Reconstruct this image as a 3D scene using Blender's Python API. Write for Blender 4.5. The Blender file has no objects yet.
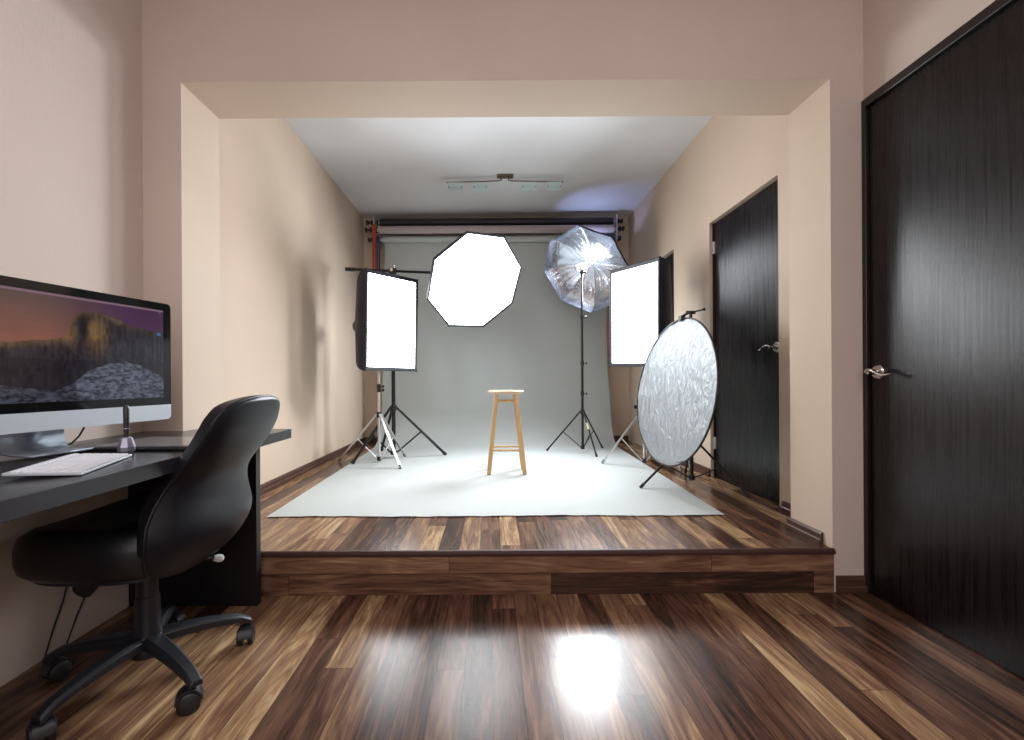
import bpy, math, random
from mathutils import Vector, Matrix
random.seed(7)
PI = math.pi
V = Vector
scn = bpy.context.scene
col = scn.collection

# ------------------------------------------------------------------ materials
def nodes(name):
    m = bpy.data.materials.new(name); m.use_nodes = True
    nt = m.node_tree
    b = nt.nodes['Principled BSDF']
    return m, nt, b

def N(nt, typ, **kw):
    n = nt.nodes.new(typ)
    for k, v in kw.items():
        if k.startswith('_'):
            setattr(n, k[1:], v)
        else:
            n.inputs[k].default_value = v
    return n

def L(nt, a, b):
    nt.links.new(a, b)

def simple(name, c, rough=.5, metal=0., spec=.5, var=.06, scale=30., bump=0., bscale=200., emit=None, estr=0., coat=0., stretch=None):
    """procedural material: base colour modulated by noise, optional bump"""
    m, nt, b = nodes(name)
    tc = N(nt, 'ShaderNodeTexCoord')
    src = tc.outputs['Object']
    if stretch:
        mp = N(nt, 'ShaderNodeMapping'); mp.inputs['Scale'].default_value = stretch
        L(nt, src, mp.inputs['Vector']); src = mp.outputs['Vector']
    no = N(nt, 'ShaderNodeTexNoise', Scale=scale, Detail=4.)
    L(nt, src, no.inputs['Vector'])
    r = N(nt, 'ShaderNodeValToRGB')
    r.color_ramp.elements[0].position = .3; r.color_ramp.elements[1].position = .7
    r.color_ramp.elements[0].color = (*[max(0, x * (1 - var)) for x in c], 1)
    r.color_ramp.elements[1].color = (*[min(1, x * (1 + var)) for x in c], 1)
    L(nt, no.outputs['Fac'], r.inputs['Fac'])
    L(nt, r.outputs['Color'], b.inputs['Base Color'])
    b.inputs['Roughness'].default_value = rough
    b.inputs['Metallic'].default_value = metal
    b.inputs['Specular IOR Level'].default_value = spec
    b.inputs['Coat Weight'].default_value = coat
    b.inputs['Coat Roughness'].default_value = .15
    if bump:
        n2 = N(nt, 'ShaderNodeTexNoise', Scale=bscale, Detail=3.)
        L(nt, src, n2.inputs['Vector'])
        bm = N(nt, 'ShaderNodeBump', Strength=bump, Distance=.002)
        L(nt, n2.outputs['Fac'], bm.inputs['Height'])
        L(nt, bm.outputs['Normal'], b.inputs['Normal'])
    if emit:
        b.inputs['Emission Color'].default_value = (*emit, 1)
        b.inputs['Emission Strength'].default_value = estr
    return m

def math_n(nt, op, a, b=None):
    n = nt.nodes.new('ShaderNodeMath'); n.operation = op
    for i, x in enumerate((a, b)):
        if x is None: continue
        if isinstance(x, (int, float)): n.inputs[i].default_value = x
        else: nt.links.new(x, n.inputs[i])
    return n.outputs[0]

def plank_mat(name, u, v, w=.098, Lp=1.25, uo=0., vo=0., rough=.22, dark=1.):
    """laminate planks: u = axis across the planks, v = axis along them (object space)"""
    m, nt, b = nodes(name)
    tc = N(nt, 'ShaderNodeTexCoord')
    s = N(nt, 'ShaderNodeSeparateXYZ'); L(nt, tc.outputs['Object'], s.inputs[0])
    U = math_n(nt, 'ADD', s.outputs[u], uo); Vv = math_n(nt, 'ADD', s.outputs[v], vo)
    uu = math_n(nt, 'DIVIDE', U, w)
    ui = math_n(nt, 'FLOOR', uu); uf = math_n(nt, 'FRACT', uu)
    wn = N(nt, 'ShaderNodeTexWhiteNoise', _noise_dimensions='1D'); L(nt, math_n(nt, 'ADD', ui, .37), wn.inputs['W'])
    vs = math_n(nt, 'ADD', math_n(nt, 'DIVIDE', Vv, Lp), math_n(nt, 'MULTIPLY', wn.outputs['Value'], 7.3))
    vi = math_n(nt, 'FLOOR', vs); vf = math_n(nt, 'FRACT', vs)
    cb = N(nt, 'ShaderNodeCombineXYZ'); L(nt, ui, cb.inputs[0]); L(nt, vi, cb.inputs[1])
    wn2 = N(nt, 'ShaderNodeTexWhiteNoise', _noise_dimensions='3D'); L(nt, cb.outputs[0], wn2.inputs['Vector'])
    pid = wn2.outputs['Value']
    # grain, displaced per plank
    gc = N(nt, 'ShaderNodeCombineXYZ')
    L(nt, math_n(nt, 'ADD', math_n(nt, 'MULTIPLY', U, 14.), math_n(nt, 'MULTIPLY', pid, 41.)), gc.inputs[0])
    L(nt, math_n(nt, 'ADD', math_n(nt, 'MULTIPLY', Vv, 1.5), math_n(nt, 'MULTIPLY', pid, 17.)), gc.inputs[1])
    g = N(nt, 'ShaderNodeTexNoise', Scale=1., Detail=5., Roughness=.6, Distortion=2.2); L(nt, gc.outputs[0], g.inputs['Vector'])
    gc2 = N(nt, 'ShaderNodeCombineXYZ')
    L(nt, math_n(nt, 'ADD', math_n(nt, 'MULTIPLY', U, 160.), math_n(nt, 'MULTIPLY', pid, 91.)), gc2.inputs[0])
    L(nt, math_n(nt, 'MULTIPLY', Vv, 7.), gc2.inputs[1])
    g2 = N(nt, 'ShaderNodeTexNoise', Scale=1., Detail=3., Distortion=.4); L(nt, gc2.outputs[0], g2.inputs['Vector'])
    t = math_n(nt, 'ADD', math_n(nt, 'MULTIPLY', math_n(nt, 'SUBTRACT', g.outputs['Fac'], .5), 1.35),
               math_n(nt, 'MULTIPLY', math_n(nt, 'SUBTRACT', pid, .5), .7))
    t = math_n(nt, 'ADD', t, math_n(nt, 'MULTIPLY', math_n(nt, 'SUBTRACT', g2.outputs['Fac'], .5), .5))
    t = math_n(nt, 'ADD', t, .52)
    r = N(nt, 'ShaderNodeValToRGB'); e = r.color_ramp.elements
    stops = [(0., (.022, .012, .009)), (.24, (.062, .028, .018)), (.45, (.130, .063, .039)), (.66, (.205, .110, .066)), (.84, (.33, .20, .105)), (1., (.52, .36, .20))]
    e[0].position = stops[0][0]; e[0].color = (*[c * dark for c in stops[0][1]], 1)
    e[1].position = 1.; e[1].color = (*[c * dark for c in stops[-1][1]], 1)
    for p, c in stops[1:-1]:
        x = e.new(p); x.color = (*[k * dark for k in c], 1)
    L(nt, t, r.inputs['Fac'])
    # joints between planks
    du = math_n(nt, 'MULTIPLY', math_n(nt, 'MINIMUM', uf, math_n(nt, 'SUBTRACT', 1., uf)), w)
    dv = math_n(nt, 'MULTIPLY', math_n(nt, 'MINIMUM', vf, math_n(nt, 'SUBTRACT', 1., vf)), Lp)
    d = math_n(nt, 'MINIMUM', du, dv)
    gap = math_n(nt, 'LESS_THAN', d, .0011)
    mx = N(nt, 'ShaderNodeMix', _data_type='RGBA')
    L(nt, math_n(nt, 'MULTIPLY', gap, .85), mx.inputs[0]); L(nt, r.outputs['Color'], mx.inputs[6])
    mx.inputs[7].default_value = (.012, .006, .004, 1)
    L(nt, mx.outputs[2], b.inputs['Base Color'])
    rr = math_n(nt, 'ADD', math_n(nt, 'MULTIPLY', g2.outputs['Fac'], .10), rough - .05)
    L(nt, rr, b.inputs['Roughness'])
    b.inputs['Specular IOR Level'].default_value = .24
    bm = N(nt, 'ShaderNodeBump', Strength=.06, Distance=.001)
    L(nt, g2.outputs['Fac'], bm.inputs['Height']); L(nt, bm.outputs['Normal'], b.inputs['Normal'])
    return m

def wall_mat(name, c, bump=.18):
    m, nt, b = nodes(name)
    tc = N(nt, 'ShaderNodeTexCoord')
    n1 = N(nt, 'ShaderNodeTexNoise', Scale=1.4, Detail=3.); L(nt, tc.outputs['Object'], n1.inputs['Vector'])
    r = N(nt, 'ShaderNodeValToRGB')
    r.color_ramp.elements[0].position = .35; r.color_ramp.elements[1].position = .65
    r.color_ramp.elements[0].color = (*[x * .97 for x in c], 1); r.color_ramp.elements[1].color = (*[x * 1.03 for x in c], 1)
    L(nt, n1.outputs['Fac'], r.inputs['Fac']); L(nt, r.outputs['Color'], b.inputs['Base Color'])
    mp = N(nt, 'ShaderNodeMapping'); mp.inputs['Scale'].default_value = (1, 1, .35)
    L(nt, tc.outputs['Object'], mp.inputs['Vector'])
    n2 = N(nt, 'ShaderNodeTexNoise', Scale=90., Detail=3.); L(nt, mp.outputs['Vector'], n2.inputs['Vector'])
    bm = N(nt, 'ShaderNodeBump', Strength=bump, Distance=.003)
    L(nt, n2.outputs['Fac'], bm.inputs['Height']); L(nt, bm.outputs['Normal'], b.inputs['Normal'])
    b.inputs['Roughness'].default_value = .75
    b.inputs['Specular IOR Level'].default_value = .25
    return m

def door_mat(name, c=(.0075, .005, .006), rough=.26):
    m, nt, b = nodes(name)
    tc = N(nt, 'ShaderNodeTexCoord')
    mp = N(nt, 'ShaderNodeMapping'); mp.inputs['Scale'].default_value = (90, 90, 2.2)
    L(nt, tc.outputs['Object'], mp.inputs['Vector'])
    n = N(nt, 'ShaderNodeTexNoise', Scale=1., Detail=4., Roughness=.6, Distortion=.3); L(nt, mp.outputs['Vector'], n.inputs['Vector'])
    r = N(nt, 'ShaderNodeValToRGB')
    r.color_ramp.elements[0].position = .3; r.color_ramp.elements[1].position = .75
    r.color_ramp.elements[0].color = (*[x * .6 for x in c], 1); r.color_ramp.elements[1].color = (*[x * 1.9 for x in c], 1)
    L(nt, n.outputs['Fac'], r.inputs['Fac']); L(nt, r.outputs['Color'], b.inputs['Base Color'])
    L(nt, math_n(nt, 'ADD', math_n(nt, 'MULTIPLY', n.outputs['Fac'], .18), rough - .07), b.inputs['Roughness'])
    bm = N(nt, 'ShaderNodeBump', Strength=.10, Distance=.001)
    L(nt, n.outputs['Fac'], bm.inputs['Height']); L(nt, bm.outputs['Normal'], b.inputs['Normal'])
    b.inputs['Specular IOR Level'].default_value = .36
    return m

def foil_mat(name, c, rough, strength, scale, stretch=(1, 1, 1)):
    m, nt, b = nodes(name)
    tc = N(nt, 'ShaderNodeTexCoord')
    mp = N(nt, 'ShaderNodeMapping'); mp.inputs['Scale'].default_value = stretch
    L(nt, tc.outputs['Object'], mp.inputs['Vector'])
    n = N(nt, 'ShaderNodeTexNoise', Scale=scale, Detail=5., Roughness=.55, Distortion=1.6); L(nt, mp.outputs['Vector'], n.inputs['Vector'])
    n2 = N(nt, 'ShaderNodeTexNoise', Scale=scale * .3, Detail=2., Distortion=.8); L(nt, mp.outputs['Vector'], n2.inputs['Vector'])
    h = math_n(nt, 'ADD', n.outputs['Fac'], math_n(nt, 'MULTIPLY', n2.outputs['Fac'], 1.5))
    bm = N(nt, 'ShaderNodeBump', Strength=strength, Distance=.02)
    L(nt, h, bm.inputs['Height']); L(nt, bm.outputs['Normal'], b.inputs['Normal'])
    b.inputs['Base Color'].default_value = (*c, 1)
    b.inputs['Metallic'].default_value = .75
    b.inputs['Roughness'].default_value = rough
    return m

def emit_mat(name, c, s, base=(.9, .9, .9)):
    m, nt, b = nodes(name)
    tc = N(nt, 'ShaderNodeTexCoord')
    n = N(nt, 'ShaderNodeTexNoise', Scale=2., Detail=1.); L(nt, tc.outputs['Object'], n.inputs['Vector'])
    L(nt, math_n(nt, 'ADD', math_n(nt, 'MULTIPLY', n.outputs['Fac'], s * .2), s * .9), b.inputs['Emission Strength'])
    b.inputs['Base Color'].default_value = (*base, 1)
    b.inputs['Emission Color'].default_value = (*c, 1)
    b.inputs['Roughness'].default_value = .6
    return m

M = {}
M['wall_room'] = wall_mat('room wall paint', (.62, .52, .46))
M['wall_front'] = wall_mat('arch wall paint', (.62, .505, .445))
M['wall_alcove'] = wall_mat('alcove wall paint', (.63, .505, .40))
M['jamb'] = wall_mat('arch jamb paint', (.64, .52, .42))
M['ceiling'] = wall_mat('ceiling paint', (.76, .775, .80), .05)
M['floor'] = plank_mat('walnut laminate floor', 0, 1, w=.092, uo=10.03, vo=20.)
M['stage'] = plank_mat('walnut laminate platform', 0, 1, w=.092, Lp=.9, uo=30.05, vo=41.)
M['riser'] = plank_mat('walnut laminate riser', 2, 0, w=.093, Lp=1.15, uo=5.0015 * .093 / .093 - 5.0015 + .093 * 53, vo=13.2, rough=.4, dark=1.25)
M['lip'] = simple('dark stair nosing', (.062, .028, .024), .5, spec=.25, var=.15)
M['base'] = simple('brown baseboard', (.075, .034, .022), .35, var=.25, scale=8., stretch=(1, 1, 12))
M['door'] = door_mat('dark wenge door')
M['doorframe'] = simple('dark door frame', (.012, .008, .008), .35, var=.2)
M['paper'] = simple('grey backdrop paper', (.47, .50, .49), .85, spec=.2, var=.02, scale=3., bump=.05, bscale=60)
M['chrome'] = simple('brushed nickel', (.62, .60, .58), .22, 1., var=.05)
M['alu'] = simple('silver anodised tube', (.66, .66, .67), .32, .85, var=.05)
M['black_metal'] = simple('black painted tube', (.012, .012, .015), .35, .3, var=.1)
M['black_plastic'] = simple('black plastic', (.012, .012, .014), .42, var=.1)
M['softbox_fabric'] = simple('black softbox nylon', (.012, .012, .022), .55, var=.2, bump=.2, bscale=40)
M['box_light'] = emit_mat('glowing diffuser', (.92, .965, 1.), 16.)
M['octa_light'] = emit_mat('glowing octagon diffuser', (.92, .965, 1.), 16.)
M['flash_tube'] = emit_mat('lit flash tube', (.88, .93, 1.), 30.)
M['foil'] = foil_mat('silver reflector fabric', (.37, .395, .42), .48, .7, 24., (1, 1, .42))
M['foil'].node_tree.nodes['Principled BSDF'].inputs['Metallic'].default_value = .85
M['umb_silver'] = foil_mat('silver umbrella lining', (.66, .71, .82), .2, .6, 6.)
M['umb_silver'].node_tree.nodes['Principled BSDF'].inputs['Metallic'].default_value = .97
M['umb_black'] = simple('black umbrella cloth', (.012, .012, .016), .6, var=.1)
M['pine'] = simple('varnished pine', (.60, .38, .17), .35, var=.16, scale=9., stretch=(6, 6, .8))
M['pine_seat'] = simple('pale wood seat', (.66, .47, .30), .35, var=.12, scale=8., stretch=(1, 8, 1))
M['leather'] = simple('black leather', (.0065, .0075, .012), .40, spec=.32, var=.1, bump=.12, bscale=160)
M['leather_front'] = simple('black leather cushion', (.009, .009, .011), .42, spec=.5, var=.1, bump=.3, bscale=120)
M['chair_plastic'] = simple('black moulded plastic', (.012, .013, .018), .42, var=.1, bump=.1)
M['desk'] = simple('dark wenge desk', (.019, .015, .015), .24, var=.35, scale=3., stretch=(60, 2, 60))
M['desk_side'] = simple('black desk panel', (.006, .005, .006), .5, var=.2)
M['desk_edge'] = simple('dark desk edge band', (.024, .024, .030), .35, var=.1)
M['imac_alu'] = simple('pale aluminium', (.55, .60, .66), .38, .25, var=.02)
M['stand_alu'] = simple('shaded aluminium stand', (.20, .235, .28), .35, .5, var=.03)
M['glass_black'] = simple('black bezel glass', (.006, .006, .007), .08, var=.05)
M['key_white'] = simple('white keycap', (.80, .81, .86), .45, var=.03)
M['tablet'] = simple('black tablet shell', (.014, .014, .016), .3, var=.1)
M['tablet_area'] = simple('satin grey tablet surface', (.19, .19, .20), .2, var=.05)
M['pen_stand'] = simple('silver violet facets', (.50, .50, .62), .28, .8, var=.1)
M['cable'] = simple('black rubber cable', (.01, .01, .01), .5, var=.1)
M['orange'] = simple('orange red chain cover', (.55, .075, .03), .45, var=.08)
M['navy'] = simple('navy chain cover', (.03, .035, .11), .5, var=.08)
M['roll_black'] = simple('black vinyl roll', (.012, .011, .018), .4, var=.1)
M['roll_pink'] = simple('pale pinkish paper roll', (.42, .36, .36), .7, var=.03)
M['brass'] = simple('bronze fixture metal', (.22, .15, .09), .35, .8, var=.1)
M['knob'] = simple('black clamp knob', (.01, .01, .012), .45, var=.1)
M['yellow_tag'] = simple('yellow sticker', (.7, .6, .25), .5, var=.05)
M['white_plastic'] = simple('white plastic', (.75, .75, .75), .4, var=.03)

def glass_shade_mat():
    m, nt, b = nodes('frosted aqua glass')
    tc = N(nt, 'ShaderNodeTexCoord')
    n = N(nt, 'ShaderNodeTexNoise', Scale=40.); L(nt, tc.outputs['Object'], n.inputs['Vector'])
    L(nt, math_n(nt, 'ADD', math_n(nt, 'MULTIPLY', n.outputs['Fac'], .1), .3), b.inputs['Roughness'])
    b.inputs['Base Color'].default_value = (.80, .95, .96, 1)
    b.inputs['Transmission Weight'].default_value = .55
    b.inputs['IOR'].default_value = 1.3
    return m
M['aqua_glass'] = glass_shade_mat()

# ------------------------------------------------------------------ mesh helpers
class MB:
    def __init__(s): s.v = []; s.f = []; s.c = None
    def add(s, vs, fs):
        o = len(s.v); s.v += [V(x) for x in vs]; s.f += [[i + o for i in f] for f in fs]; return s
    def box(s, a, b):
        (x0, y0, z0), (x1, y1, z1) = a, b
        return s.add([(x0, y0, z0), (x1, y0, z0), (x1, y1, z0), (x0, y1, z0), (x0, y0, z1), (x1, y0, z1), (x1, y1, z1), (x0, y1, z1)],
                     [(3, 2, 1, 0), (4, 5, 6, 7), (0, 1, 5, 4), (1, 2, 6, 5), (2, 3, 7, 6), (3, 0, 4, 7)])
    def obox(s, c, ax, ay, az, hx, hy, hz):
        c, ax, ay, az = V(c), V(ax).normalized(), V(ay).normalized(), V(az).normalized()
        vs = [c + ax * hx * i + ay * hy * j + az * hz * k for k in (-1, 1) for (i, j) in ((-1, -1), (1, -1), (1, 1), (-1, 1))]
        return s.add(vs, [(3, 2, 1, 0), (4, 5, 6, 7), (0, 1, 5, 4), (1, 2, 6, 5), (2, 3, 7, 6), (3, 0, 4, 7)])
    def cyl(s, a, b, r, r2=None, n=14, cap=True):
        return s.tube([a, b], [r, r if r2 is None else r2], n, cap)
    def tube(s, pts, rad, n=12, cap=True, flat=None):
        pts = [V(p) for p in pts]
        if not isinstance(rad, (list, tuple)): rad = [rad] * len(pts)
        t0 = (pts[1] - pts[0]).normalized()
        up = V((0, 0, 1)) if abs(t0.z) < .9 else V((1, 0, 0))
        x = t0.cross(up).normalized(); rings = []; base = len(s.v)
        for i, p in enumerate(pts):
            if i == 0: t = t0
            elif i == len(pts) - 1: t = (pts[i] - pts[i - 1]).normalized()
            else: t = ((pts[i + 1] - p).normalized() + (p - pts[i - 1]).normalized()).normalized()
            x = (x - t * x.dot(t)).normalized(); y = t.cross(x)
            for k in range(n):
                a = 2 * PI * k / n
                s.v.append(p + (x * math.cos(a) + y * math.sin(a) * (flat or 1)) * rad[i])
        for i in range(len(pts) - 1):
            for k in range(n):
                a, b = base + i * n + k, base + i * n + (k + 1) % n
                s.f.append([a, b, b + n, a + n])
        if cap:
            s.f.append([base + k for k in reversed(range(n))]); e = base + (len(pts) - 1) * n
            s.f.append([e + k for k in range(n)])
        return s
    def lathe(s, c, axis, prof, n=24):
        """prof: (height along axis, radius)"""
        c, axis = V(c), V(axis).normalized()
        return s.tube2([c + axis * h for h, r in prof], [max(r, 1e-4) for h, r in prof], axis, n)
    def tube2(s, pts, rad, axis, n):
        up = V((0, 0, 1)) if abs(axis.z) < .9 else V((1, 0, 0))
        x = axis.cross(up).normalized(); y = axis.cross(x); base = len(s.v)
        for p, r in zip(pts, rad):
            for k in range(n):
                a = 2 * PI * k / n; s.v.append(p + (x * math.cos(a) + y * math.sin(a)) * r)
        for i in range(len(pts) - 1):
            for k in range(n):
                a, b = base + i * n + k, base + i * n + (k + 1) % n
                s.f.append([a, b, b + n, a + n])
        s.f.append([base + k for k in reversed(range(n))]); e = base + (len(pts) - 1) * n
        s.f.append([e + k for k in range(n)])
        return s
    def loft(s, rings, cap=True, closed=True):
        base = len(s.v); n = len(rings[0])
        for r in rings: s.v += [V(p) for p in r]
        m = n if closed else n - 1
        for i in range(len(rings) - 1):
            for k in range(m):
                a, b = base + i * n + k, base + i * n + (k + 1) % n
                s.f.append([a, b, b + n, a + n])
        if cap and closed:
            s.f.append([base + k for k in reversed(range(n))]); e = base + (len(rings) - 1) * n
            s.f.append([e + k for k in range(n)])
        return s
    def sphere(s, c, r, n=12, m=8, sc=(1, 1, 1)):
        c = V(c); rings = []
        for i in range(1, m):
            t = PI * i / m
            rings.append([c + V((math.sin(t) * math.cos(2 * PI * k / n) * r * sc[0], math.sin(t) * math.sin(2 * PI * k / n) * r * sc[1], -math.cos(t) * r * sc[2])) for k in range(n)])
        return s.loft(rings)
    def build(s, name, mat, parent=None, smooth=35, bevel=0., seg=2, origin=None, subsurf=0, solid=0.):
        me = bpy.data.meshes.new(name)
        if parent is not None:
            o0 = wloc(parent)
        elif origin is not None: o0 = V(origin)
        else: o0 = V((0, 0, 0))
        me.from_pydata([tuple(p - o0) for p in s.v], [], s.f); me.update()
        import bmesh
        bm = bmesh.new(); bm.from_mesh(me); bmesh.ops.recalc_face_normals(bm, faces=bm.faces); bm.to_mesh(me); bm.free()
        if smooth:
            for p in me.polygons: p.use_smooth = True
            me.set_sharp_from_angle(angle=math.radians(smooth))
        me.materials.append(M[mat] if isinstance(mat, str) else mat)
        o = bpy.data.objects.new(name, me); col.objects.link(o)
        if parent is not None: o.parent = parent
        elif origin is not None: o.location = o0
        if solid:
            md = o.modifiers.new('solid', 'SOLIDIFY'); md.thickness = solid
        if bevel:
            md = o.modifiers.new('bevel', 'BEVEL'); md.width = bevel; md.segments = seg; md.limit_method = 'ANGLE'; md.angle_limit = math.radians(40)
            md.harden_normals = False
        if subsurf:
            md = o.modifiers.new('sub', 'SUBSURF'); md.levels = subsurf; md.render_levels = subsurf
        return o

def wloc(o):
    p = V((0, 0, 0))
    while o is not None:
        p = p + o.location; o = o.parent
    return p

def tag(o, label=None, cat=None, group=None, kind=None):
    if label: o['label'] = label
    if cat: o['category'] = cat
    if group: o['group'] = group
    if kind: o['kind'] = kind
    return o

def thing(name, loc, label, cat, group=None):
    o = bpy.data.objects.new(name, None); col.objects.link(o); o.location = loc
    o.empty_display_size = .05
    return tag(o, label, cat, group)

def struct(name, mb, mat, label=None, cat=None, bevel=0., smooth=0, parent=None):
    o = mb.build(name, mat, parent, smooth=smooth, bevel=bevel)
    if parent is None: tag(o, label or name.replace('_', ' '), cat or name.split('_')[0], kind='structure')
    return o

# ------------------------------------------------------------------ dimensions (metres; camera above the origin looking along +Y)
SZ = .19                       # platform height
XL, XR = -1.53, 1.64           # side walls of the front room
AL, AR = -1.54, 1.66           # side walls of the alcove
JL, JR = -1.36, 1.493          # jamb faces of the arch
Y0, Y1 = 2.0, 2.28             # arch thickness
YB = 5.5                       # back wall
BZ = 2.257                     # underside of the beam
CZ = 2.895                     # ceiling
DH = 2.118                     # door head
YR = -1.9                      # wall behind the camera

# ------------------------------------------------------------------ room shell
struct('floor', MB().box((XL - .2, YR - .1, -.08), (XR + .3, 2.02, 0)), 'floor', 'glossy dark walnut plank floor of the front room', 'floor')
struct('stage_platform', MB().box((JL + .0005, Y0 + .006, .0), (JR - .0005, Y1 + .001, SZ)).box((AL - .1, Y1 + .001, .0), (AR + .2, YB + .1, SZ)), 'stage', 'raised walnut plank platform filling the alcove', 'platform')
struct('trim_1', MB().box((XL + .02, Y0 - .006, 0), (JR + .001, Y0 - .0005, SZ - .018)), 'riser', 'walnut plank riser on the front of the platform', 'riser')
lipmb = MB()
prof = [(Y0 + .012, SZ + .0005), (Y0 - .004, SZ + .004), (Y0 - .013, SZ + .001), (Y0 - .017, SZ - .009), (Y0 - .014, SZ - .019), (Y0 - .007, SZ - .021), (Y0 + .005, SZ - .021), (Y0 + .012, SZ - .004)]
lipmb.loft([[(x, y, z) for y, z in prof] for x in (XL + .02, JR + .002)])
struct('trim_2', lipmb, 'lip', 'dark maroon nosing along the platform front edge', 'nosing', smooth=50)
struct('wall_left', MB().box((XL - .12, YR, -.02), (XL, Y0, CZ + .02)), 'wall_room', 'pinkish beige wall beside the desk', 'wall')
rw = MB().box((XR, .3 - 2.3, -.02), (XR + .12, 1.12, CZ + .02)).box((XR, 1.12, DH + .0), (XR + .12, Y0, CZ + .02))
struct('wall_right', rw, 'wall_room', 'pinkish wall above and beside the nearest dark door', 'wall')
struct('wall_behind', MB().box((XL - .12, YR - .12, -.02), (XR + .12, YR, CZ + .02)), 'wall_room')
fr = MB().box((XL - .12, Y0, SZ * 0), (JL, Y0 + .004, CZ)).box((JR, Y0, 0), (XR + .13, Y0 + .004, CZ)).box((JL, Y0, BZ), (JR, Y0 + .004, CZ))
struct('wall_front', fr, 'wall_front', 'pinkish face of the arch around the alcove', 'wall')
struct('wall_arch', MB().box((AL - .12, Y0 + .004, 0), (JL, Y1, CZ)).box((JR, Y0 + .004, 0), (AR + .3, Y1, CZ)).box((JL, Y0 + .004, BZ), (JR, Y1, CZ)), 'jamb', 'beige jambs and beam soffit of the arch', 'arch')
struct('wall_alcove_left', MB().box((AL - .12, Y1, .0), (AL, YB, CZ)), 'wall_alcove', 'tan left wall of the studio alcove', 'wall')
RT = .28
ar = MB()
D2a, D2b, D3a, D3b = 2.632, 3.462, 4.139, 4.92
for a, b in ((Y1, D2a), (D2b, D3a), (D3b, YB)):
    ar.box((AR, a, 0), (AR + RT, b, CZ))
for a, b in ((D2a, D2b), (D3a, D3b)):
    ar.box((AR, a, DH), (AR + RT, b, CZ))
struct('wall_alcove_right', ar, 'wall_alcove', 'tan right wall of the alcove with two doorways', 'wall')
struct('wall_back', MB().box((AL - .12, YB, 0), (AR + RT, YB + .12, CZ)), 'wall_alcove', 'tan wall behind the paper backdrop', 'wall')
struct('ceiling', MB().box((XL - .14, YR - .12, CZ), (AR + RT, YB + .12, CZ + .1)), 'ceiling', 'pale grey ceiling', 'ceiling')

# baseboards
def base(name, a, b, label, nrm, h=.062, t=.012, z=SZ):
    a, b, nrm = V((*a, z)), V((*b, z)), V((*nrm, 0))
    p = [(0, 0), (t + .006, 0), (t + .006, h * .32), (t, h * .42), (t, h * .82), (t * .55, h), (0, h)]
    mb = MB().loft([[q + nrm * (x + .0008) + V((0, 0, y + .0008)) for x, y in p] for q in (a, b)])
    struct(name, mb, 'base', label, 'baseboard', smooth=20)
base('baseboard_left', (AL, Y1), (AL, YB), 'brown baseboard along the left alcove wall', (1, 0))
base('baseboard_right', (AR, Y1), (AR, D2a - .035), 'short brown baseboard between the arch and the door', (-1, 0), h=.05)
base('baseboard_middle', (AR, D2b), (AR, D3a), 'brown baseboard between the two alcove doorways', (-1, 0))
base('baseboard_back', (AL + .02, YB), (AR - .02, YB), 'brown baseboard behind the backdrop', (0, -1))
base('baseboard_jamb', (JR, 2.055), (JR, Y1 + .012), 'brown baseboard on the right arch jamb', (-1, 0), h=.052)
base('baseboard_front', (JR + .012, Y0), (XR, Y0), 'brown baseboard at the foot of the arch wall', (0, -1), h=.072, z=0)

# ------------------------------------------------------------------ doors
def lever(parent, p, nx, dy, wave=True, s=1.):
    """door lever: p on the slab face, nx = outward sign along X, dy = direction of the lever along Y"""
    x, y, z = p
    h = MB().lathe(p, (nx, 0, 0), [(0, .031), (.006, .031), (.012, .026), (.014, .012), (.05, .0095), (.053, .004)], 24)
    hd = h.build('door_handle', 'chrome', parent)
    pts = [];
    for i in range(13):
        t = i / 12
        pts.append((x + nx * (.048 + .012 * math.sin(t * PI)), y + dy * (-.012 + .125 * t), z + (.010 * math.sin(t * PI * 1.9) if wave else 0) - .004 * t))
    rr = [.0065, .0095, .0105, .010, .009, .0082, .0078, .0078, .008, .0085, .0082, .007, .003]
    MB().tube(pts, rr, 10, flat=.8).build('lever', 'chrome', hd)
    return hd

def door(name, x, ya, yb, za, label, casing=False, x_slab=None, hz=1.0, hy=None, dy=-1):
    xs = x if x_slab is None else x_slab
    sl = MB().box((xs, ya + .004, za + .006), (xs + .04, yb - .004, DH - .004))
    o = struct(name, sl, 'door', label, 'door')
    return o, xs

d1, xs = door('door_1', XR, 1.13, Y0 - .024, 0, 'nearest dark wenge door, tall at the right edge of the photo', x_slab=XR + .004)
c = MB()
c.box((XR - .012, Y0 - .022, 0), (XR + .06, Y0 - .001, DH + .036)).box((XR - .014, 1.085, 0), (XR + .06, 1.127, DH + .036)).box((XR - .014, 1.127, DH - .002), (XR + .06, Y0 - .022, DH + .036))
c.build('door_frame', 'doorframe', d1, smooth=0, bevel=.003)
lever(d1, (xs, 1.932, .965), -1, -1)
MB().box((xs - .0015, 1.962, .86), (xs + .01, 1.973, .885)).build('latch_plate', 'black_metal', d1, smooth=0)

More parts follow.
